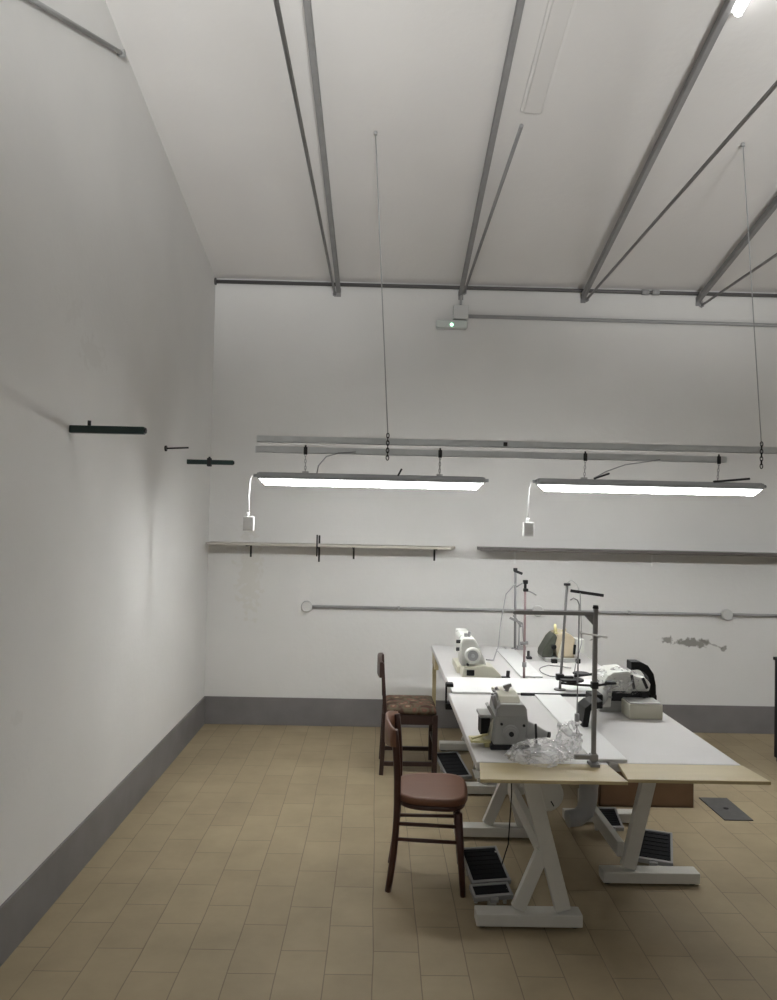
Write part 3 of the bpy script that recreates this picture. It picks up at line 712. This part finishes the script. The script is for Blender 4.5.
# ------------------------------------------------------------------ thread stands and posts
p = thing('rack_post', 'tall grey square post with a top arm standing at the front of the tables', 'stand', (.932, 3.26, T))
MB().box(.923, .941, 3.251, 3.269, T - .0015, 1.437, .002).build('post', M_steel, p)
MB().box(.912, .952, 3.225, 3.29, T - .0015, T + .010, .003).build('foot_plate', M_steel, p)
MB().cyl((.932, 3.26, 1.437), (.932, 3.26, 1.450), .013, .010).build('cap', M_dark, p)
MB().box(.583, .923, 3.252, 3.268, 1.406, 1.423, .003).build('arm', M_steel, p)
MB().prism([(.923, 1.406), (.885, 1.406), (.923, 1.365)], 'y', 3.256, 3.264).build('gusset', M_steel, p)
b = MB(); b.box(.85, .923, 3.251, 3.269, T + .022, T + .042, .004); b.box(.916, .949, 3.243, 3.277, T + .018, T + .046, .004); b.build('clamp_bar', M_steel, p)
MB().box(.918, .946, 3.246, 3.274, 1.10, 1.128, .003).build('collar', M_dark, p)
MB().tube([(.79, 3.26, 1.12), (.87, 3.258, 1.114), (.932, 3.255, 1.112), (1.02, 3.26, 1.125)], .005, 8).build('cross_rod', M_dark, p)
s = MB(); s.cyl((.835, 3.26, 1.118), (.835, 3.26, 1.128), .022); s.cyl((1.0, 3.26, 1.122), (1.0, 3.26, 1.132), .026, .02); s.box(.79, .85, 3.24, 3.28, 1.128, 1.136, .003); s.build('spool_plate', M_dark, p)
MB().tube([(.865, 3.243, 1.335), (.92, 3.24, 1.328), (.978, 3.243, 1.318)], .004, 8).build('guide_rod', M_white, p)

def disc(mb, x, y, z, r, h=.008): mb.cyl((x, y, z), (x, y, z + h), r, bev=.003)
p = thing('thread_stand', 'slim thread stand with a white disc in front of the black bracket', 'thread stand', (.965, 3.66, T + .012), 'thread stands')
MB().cyl((.965, 3.66, T + .0125), (.968, 3.66, 1.41), .003).build('pole', M_steel, p)
b = MB(); disc(b, .945, 3.66, T + .072, .042, .006); b.build('spool_disc', M_white, p)
MB().cyl((.965, 3.66, T + .055), (.965, 3.66, T + .115), .011, bev=.004).build('collar', M_frame, p)
b = MB(); disc(b, .965, 3.66, T + .0125, .028, .006); b.build('base', M_steel, p)
MB().tube([(.968, 3.66, 1.41), (.96, 3.665, 1.43), (.94, 3.66, 1.44), (.925, 3.66, 1.43)], .003, 6).build('top_hook', M_steel, p)

p = thing('thread_stand', 'thread stand with a dark slanting top arm, behind the tall grey post', 'thread stand', (1.115, 4.62, T + .014), 'thread stands')
MB().cyl((1.113, 4.62, T + .0145), (1.147, 4.62, 1.425), .008).build('pole', M_steel, p)
b = MB(); disc(b, 1.113, 4.62, T + .0145, .035); b.build('base', M_steel, p)
MB().bar((1.165, 4.61, 1.39), (1.365, 4.61, 1.365), .014, .018, bev=.003).build('arm', M_dark, p)
b = MB(); b.cyl((1.147, 4.62, 1.42), (1.147, 4.62, 1.433), .02); b.build('cap', M_dark, p)
MB().tube([(1.147, 4.62, 1.433), (1.17, 4.62, 1.455), (1.205, 4.615, 1.43), (1.22, 4.61, 1.385)], .003, 6).build('thread_loop', M_pbox, p)
b = MB(); disc(b, 1.19, 4.60, T + .075, .06, .012); b.box(1.10, 1.19, 4.60, 4.63, T + .085, T + .10, .003); b.build('spool_tray', M_dark, p)
b = MB(); b.box(1.09, 1.135, 4.60, 4.64, T + .075, T + .11, .004); b.build('collar', M_dark, p)
MB().tube([(1.22, 4.598, 1.38), (1.225, 4.58, 1.2), (1.235, 4.6, 1.08), (1.2, 4.6, .95), (1.19, 4.6, T + .09)], .0025, 6).build('thread', M_frame, p)
b = MB(); disc(b, 1.25, 4.66, T + .105, .05, .008); b.bar((1.20, 4.62, T + .1), (1.36, 4.66, T + .11), .016, .012); b.build('tray_arm', M_dark, p)

p = thing('thread_stand', 'tall grey thread stand at the wall end of the back tables', 'thread stand', (1.115, 6.15, T), 'thread stands')
MB().cyl((1.118, 6.15, T), (1.11, 6.15, 1.42), .010).build('pole', M_steel, p)
b = MB(); disc(b, 1.118, 6.15, T, .03); b.build('base', M_steel, p)
b = MB(); b.bar((1.10, 6.15, 1.405), (1.165, 6.14, 1.38), .02, .02); b.box(1.095, 1.125, 6.135, 6.165, 1.40, 1.425, .004); b.build('top_guide', M_dark, p)
b = MB(); b.bar((1.07, 6.14, 1.03), (1.17, 6.13, .985), .022, .018); b.bar((1.10, 6.14, 1.05), (1.16, 6.13, .96), .016, .016); b.build('hook_bar', M_steel, p)
b = MB(); b.tube([(1.145, 6.13, 1.0), (1.145, 6.13, T + .03)], .005, 8); b.tube([(1.17, 6.13, .99), (1.185, 6.13, T + .03)], .005, 8); b.box(1.13, 1.20, 6.11, 6.15, T, T + .03, .003); b.build('side_rod', M_steel, p)
MB().tube([(1.11, 6.14, 1.30), (1.03, 6.1, 1.22), (.96, 5.9, 1.02), (.88, 5.5, .90), (.80, 5.2, .86), (.74, 5.1, .88)], .0045, 8).build('thread_hose', M_frame, p)

p = thing('thread_stand', 'dull pink thread stand just behind the wide white board', 'thread stand', (.97, 4.985, T), 'thread stands')
MB().cyl((.968, 4.985, T), (.966, 4.985, 1.39), .008).build('pole', M_red, p)
b = MB(); disc(b, .968, 4.985, T, .026); b.build('base', M_steel, p)
b = MB(); b.box(.951, .981, 4.97, 5.0, 1.395, 1.42, .004); b.box(.954, .984, 4.97, 5.0, 1.345, 1.365, .003); b.cyl((.966, 4.985, 1.36), (.966, 4.985, 1.40), .009); b.build('top_clip', M_dark, p)
b = MB(); b.tube([(.975, 4.98, 1.353), (1.01, 4.97, 1.34), (1.035, 4.97, 1.325)], .004, 6); b.tube([(.955, 4.98, 1.405), (.905, 4.97, 1.375)], .005, 6); b.build('thread_guide', M_frame, p)
b = MB(); b.cyl((.968, 4.985, T + .08), (.968, 4.985, T + .11), .014); b.cyl((.94, 4.985, T + .23), (.99, 4.985, T + .235), .012); b.build('collar', M_steel, p)

# small things on the tables
p = thing('spool_pin', 'short grey pin on a thick socket beside the plastic bag', 'spool pin', (.72, 3.40, T))
MB().cyl((.72, 3.40, T), (.72, 3.40, T + .045), .014, .012, bev=.003).build('socket', M_frame, p)
MB().cyl((.72, 3.40, T + .045), (.715, 3.40, T + .13), .005).build('pin', M_dark, p)
pb = blob((.705, 3.275, T + .040), .125, .085, .050, 5.2, .4, M_film, 'plastic_bag')
pb.rotation_euler = (0, 0, 0)
tag(pb, 'crumpled clear plastic bag at the front of the left table', 'plastic bag')
pb2 = blob((.872, 3.44, T + .055), .055, .06, .07, 9.1, .35, M_film, 'plastic_bag')
tag(pb2, 'small clear plastic bag piled behind the foot of the tall grey post', 'plastic bag')
pts = []
for k in range(26):
    a = k / 25 * 2 * math.pi * .93 + .6
    pts.append((1.255 + .13 * math.cos(a), 5.22 + .22 * math.sin(a), T + .006 + (.004 if k % 5 == 0 else 0)))
tag(MB().tube(pts, .004, 8).build('cable', M_frame), 'loop of thin grey cable lying on the back right table', 'cable')
b = MB(); b.box(1.05, 1.10, 5.9, 5.94, T + .0125, T + .03, .003)
p = thing('bobbin_case', 'small dark bobbin case on the back tables, left of the olive machine', 'bobbin case', (1.15, 5.72, T))
MB().box(1.125, 1.165, 5.70, 5.74, T, T + .018, .003).build('base', M_dark, p)
MB().cyl((1.14, 5.72, T + .018), (1.14, 5.72, T + .06), .010, bev=.002).build('post', M_dark, p)
b.bm.free()

# ------------------------------------------------------------------ chairs
def leg_tube(pts, r0, r1, n=12):
    pts = [Vector(a) for a in pts]; k = len(pts) - 1
    return MB().tube(pts, [r0 + (r1 - r0) * i / k for i in range(len(pts))], n)
def bez(a, b, c, n=8):
    a, b, c = Vector(a), Vector(b), Vector(c)
    return [a * (1 - t_) ** 2 + b * 2 * t_ * (1 - t_) + c * t_ * t_ for t_ in [i / n for i in range(n + 1)]]
# bentwood chair, front: local +x is where it faces
p = thing('bentwood_chair', 'red brown wooden chair with a rounded seat in the foreground', 'chair', (.283, 3.905, 0), None, -.06, True)
outline = []
N = 40
for k in range(N):
    a = 2 * math.pi * k / N
    ca, sa = math.cos(a), math.sin(a)
    e = 2 / 3.2
    x = .18 * math.copysign(abs(ca) ** e, ca); y = (.195 + .02 * ca) * math.copysign(abs(sa) ** e, sa)
    outline.append((x + .017, y))
def ring(s, z): return [((x - .017) * s + .017, y * s, z) for x, y in outline]
MB().loft([ring(.93, .425), ring(1, .430), ring(1.0, .455), ring(.98, .462), ring(.90, .461), ring(.5, .457), ring(.1, .456)]).build('seat', M_seat, p)
MB().loft([ring(.92, .40), ring(.94, .403), ring(.94, .4245), ring(.90, .4249)]).build('seat_frame', M_chair, p)
for s in (-1, 1):
    leg_tube(bez((-.185, s * .155, 0), (-.145, s * .15, .25), (-.150, s * .15, .47)) + bez((-.150, s * .15, .47), (-.148, s * .15, .6), (-.170, s * .155, .775))[1:], .016, .018).build('rear_leg', M_chair, p)
    leg_tube([(.175, s * .175, 0), (.160, s * .168, .2), (.145, s * .16, .388)], .013, .021).build('front_leg', M_chair, p)
    b = MB()
    for z in (.25, .325): b.cyl((-.155, s * .152, z), (.155, s * .166, z), .009, n=12)
    b.build('side_stretcher', M_chair, p)
b = MB(); b.cyl((-.155, -.15, .29), (-.155, .15, .29), .009, n=12); b.cyl((.155, -.165, .29), (.155, .165, .29), .009, n=12); b.build('cross_stretcher', M_chair, p)
rings = []
for k in range(13):
    u = -1 + 2 * k / 12; y = u * .185; x = -.168 - .045 * (1 - u * u)
    zt_ = .81 - .03 * u * u; zb_ = .68 + .02 * u * u
    h_ = .010
    rings.append([(x - h_, y, zb_), (x + h_, y, zb_), (x + h_ * .8, y, (zb_ + zt_) / 2), (x + h_ * .5, y, zt_), (x - h_ * .9, y, zt_), (x - h_ * 1.1, y, (zb_ + zt_) / 2)])
MB().loft(rings).build('back_rail', M_seat, p)
# patterned chair at the back
p = thing('upholstered_chair', 'dark wooden chair with a floral seat beside the back table', 'chair', (.258, 5.63, 0), None, 0.0, True)
MB().loft([[(x, y, z) for x, y in ((-.18 * s, -.19 * s), (-.09 * s, -.195 * s), (.09 * s, -.2 * s), (.185 * s, -.2 * s), (.19 * s, 0), (.185 * s, .2 * s), (.09 * s, .2 * s), (-.09 * s, .195 * s), (-.18 * s, .19 * s), (-.18 * s, 0))]
           for s, z in ((.97, .425), (1, .432), (1, .452), (.96, .47), (.8, .482), (.4, .487))]).build('seat_cushion', M_floral, p)
b = MB(); b.box(-.185, .185, -.195, -.172, .355, .425, .003); b.box(-.185, .185, .172, .195, .355, .425, .003); b.box(.165, .188, -.195, .195, .355, .425, .003); b.box(-.188, -.165, -.19, .19, .355, .425, .003); b.build('apron', M_chair2, p)
for s in (-1, 1):
    MB().bar((.178, s * .182, 0), (.178, s * .182, .424), .036, .036, up=(1, 0, 0), bev=.003).build('front_leg', M_chair2, p)
    b = MB(); b.bar((-.195, s * .180, 0), (-.175, s * .180, .43), .03, .034, up=(0, 1, 0), bev=.003); b.bar((-.175, s * .18, .42), (-.200, s * .18, .78), .026, .03, up=(0, 1, 0), bev=.003); b.build('rear_leg', M_chair2, p)
    MB().box(-.18, .17, s * .182 - .01, s * .182 + .01, .065, .095, .002).build('side_stretcher', M_chair2, p)
MB().box(.168, .186, -.17, .17, .19, .215, .002).build('cross_stretcher', M_chair2, p)
rings = []
for k in range(9):
    u = -1 + 2 * k / 8; y = u * .20; x = -.205 - .018 * (1 - u * u)
    zt_ = .80 - .012 * u * u
    rings.append([(x - .014, y, .68), (x + .012, y, .68), (x + .010, y, zt_), (x - .014, y, zt_)])
MB().loft(rings, smooth=False).build('crest_rail', M_chair2, p)
MB().box(-.20, -.184, -.17, .17, .55, .60, .003).build('back_slat', M_chair2, p)

# ------------------------------------------------------------------ floor things
p = thing('cardboard_box', 'brown cardboard box on the floor behind the right table legs', 'box', (1.75, 5.1, 0))
b = MB(); x0, x1, y0, y1, hh = 1.45, 2.05, 4.92, 5.25, .30
b.box(x0, x1, y0, y0 + .006, 0, hh); b.box(x0, x1, y1 - .006, y1, 0, hh); b.box(x0, x0 + .006, y0, y1, 0, hh); b.box(x1 - .006, x1, y0, y1, 0, hh); b.box(x0, x1, y0, y1, 0, .006)
b.build('carton', M_card, p)
b = MB(); b.box(x0 + .003, x1 - .003, y0 + .003, y0 + .162, hh, hh + .006); b.box(x0 + .003, x1 - .003, y0 + .168, y1 - .003, hh, hh + .006); b.build('flap', M_card, p)
p = thing('floor_plate', 'dark grey access plate set in the floor right of the tables', 'floor plate', (2.25, 4.9, 0))
MB().prism([(2.158, 4.715), (2.335, 4.715), (2.342, 5.09), (2.158, 5.09)], 'z', .0, .006, .001).build('plate', M_plate, p)
MB().cyl((2.25, 4.9, .006), (2.25, 4.9, .0075), .016).build('lifting_hole', M_black, p)
p = thing('cabinet', 'black low cabinet cut off by the right edge of the photo', 'cabinet', (3.4, 5.7, 0))
MB().box(3.09, 3.75, 5.40, 5.93, .03, .77, .004).build('body', M_black, p)
MB().box(3.08, 3.76, 5.38, 5.94, .77, .795, .004).build('top', M_black, p)
MB().box(3.10, 3.74, 5.43, 5.91, 0, .03).build('plinth', M_black, p)
for x0 in (3.10, 3.425):
    d = MB().box(x0, x0 + .315, 5.385, 5.40, .04, .76, .003).build('door', M_black, p)
    MB().box(x0 + (.28 if x0 < 3.2 else .02), x0 + (.295 if x0 < 3.2 else .035), 5.36, 5.385, .38, .5, .003).build('handle', M_metal, d)
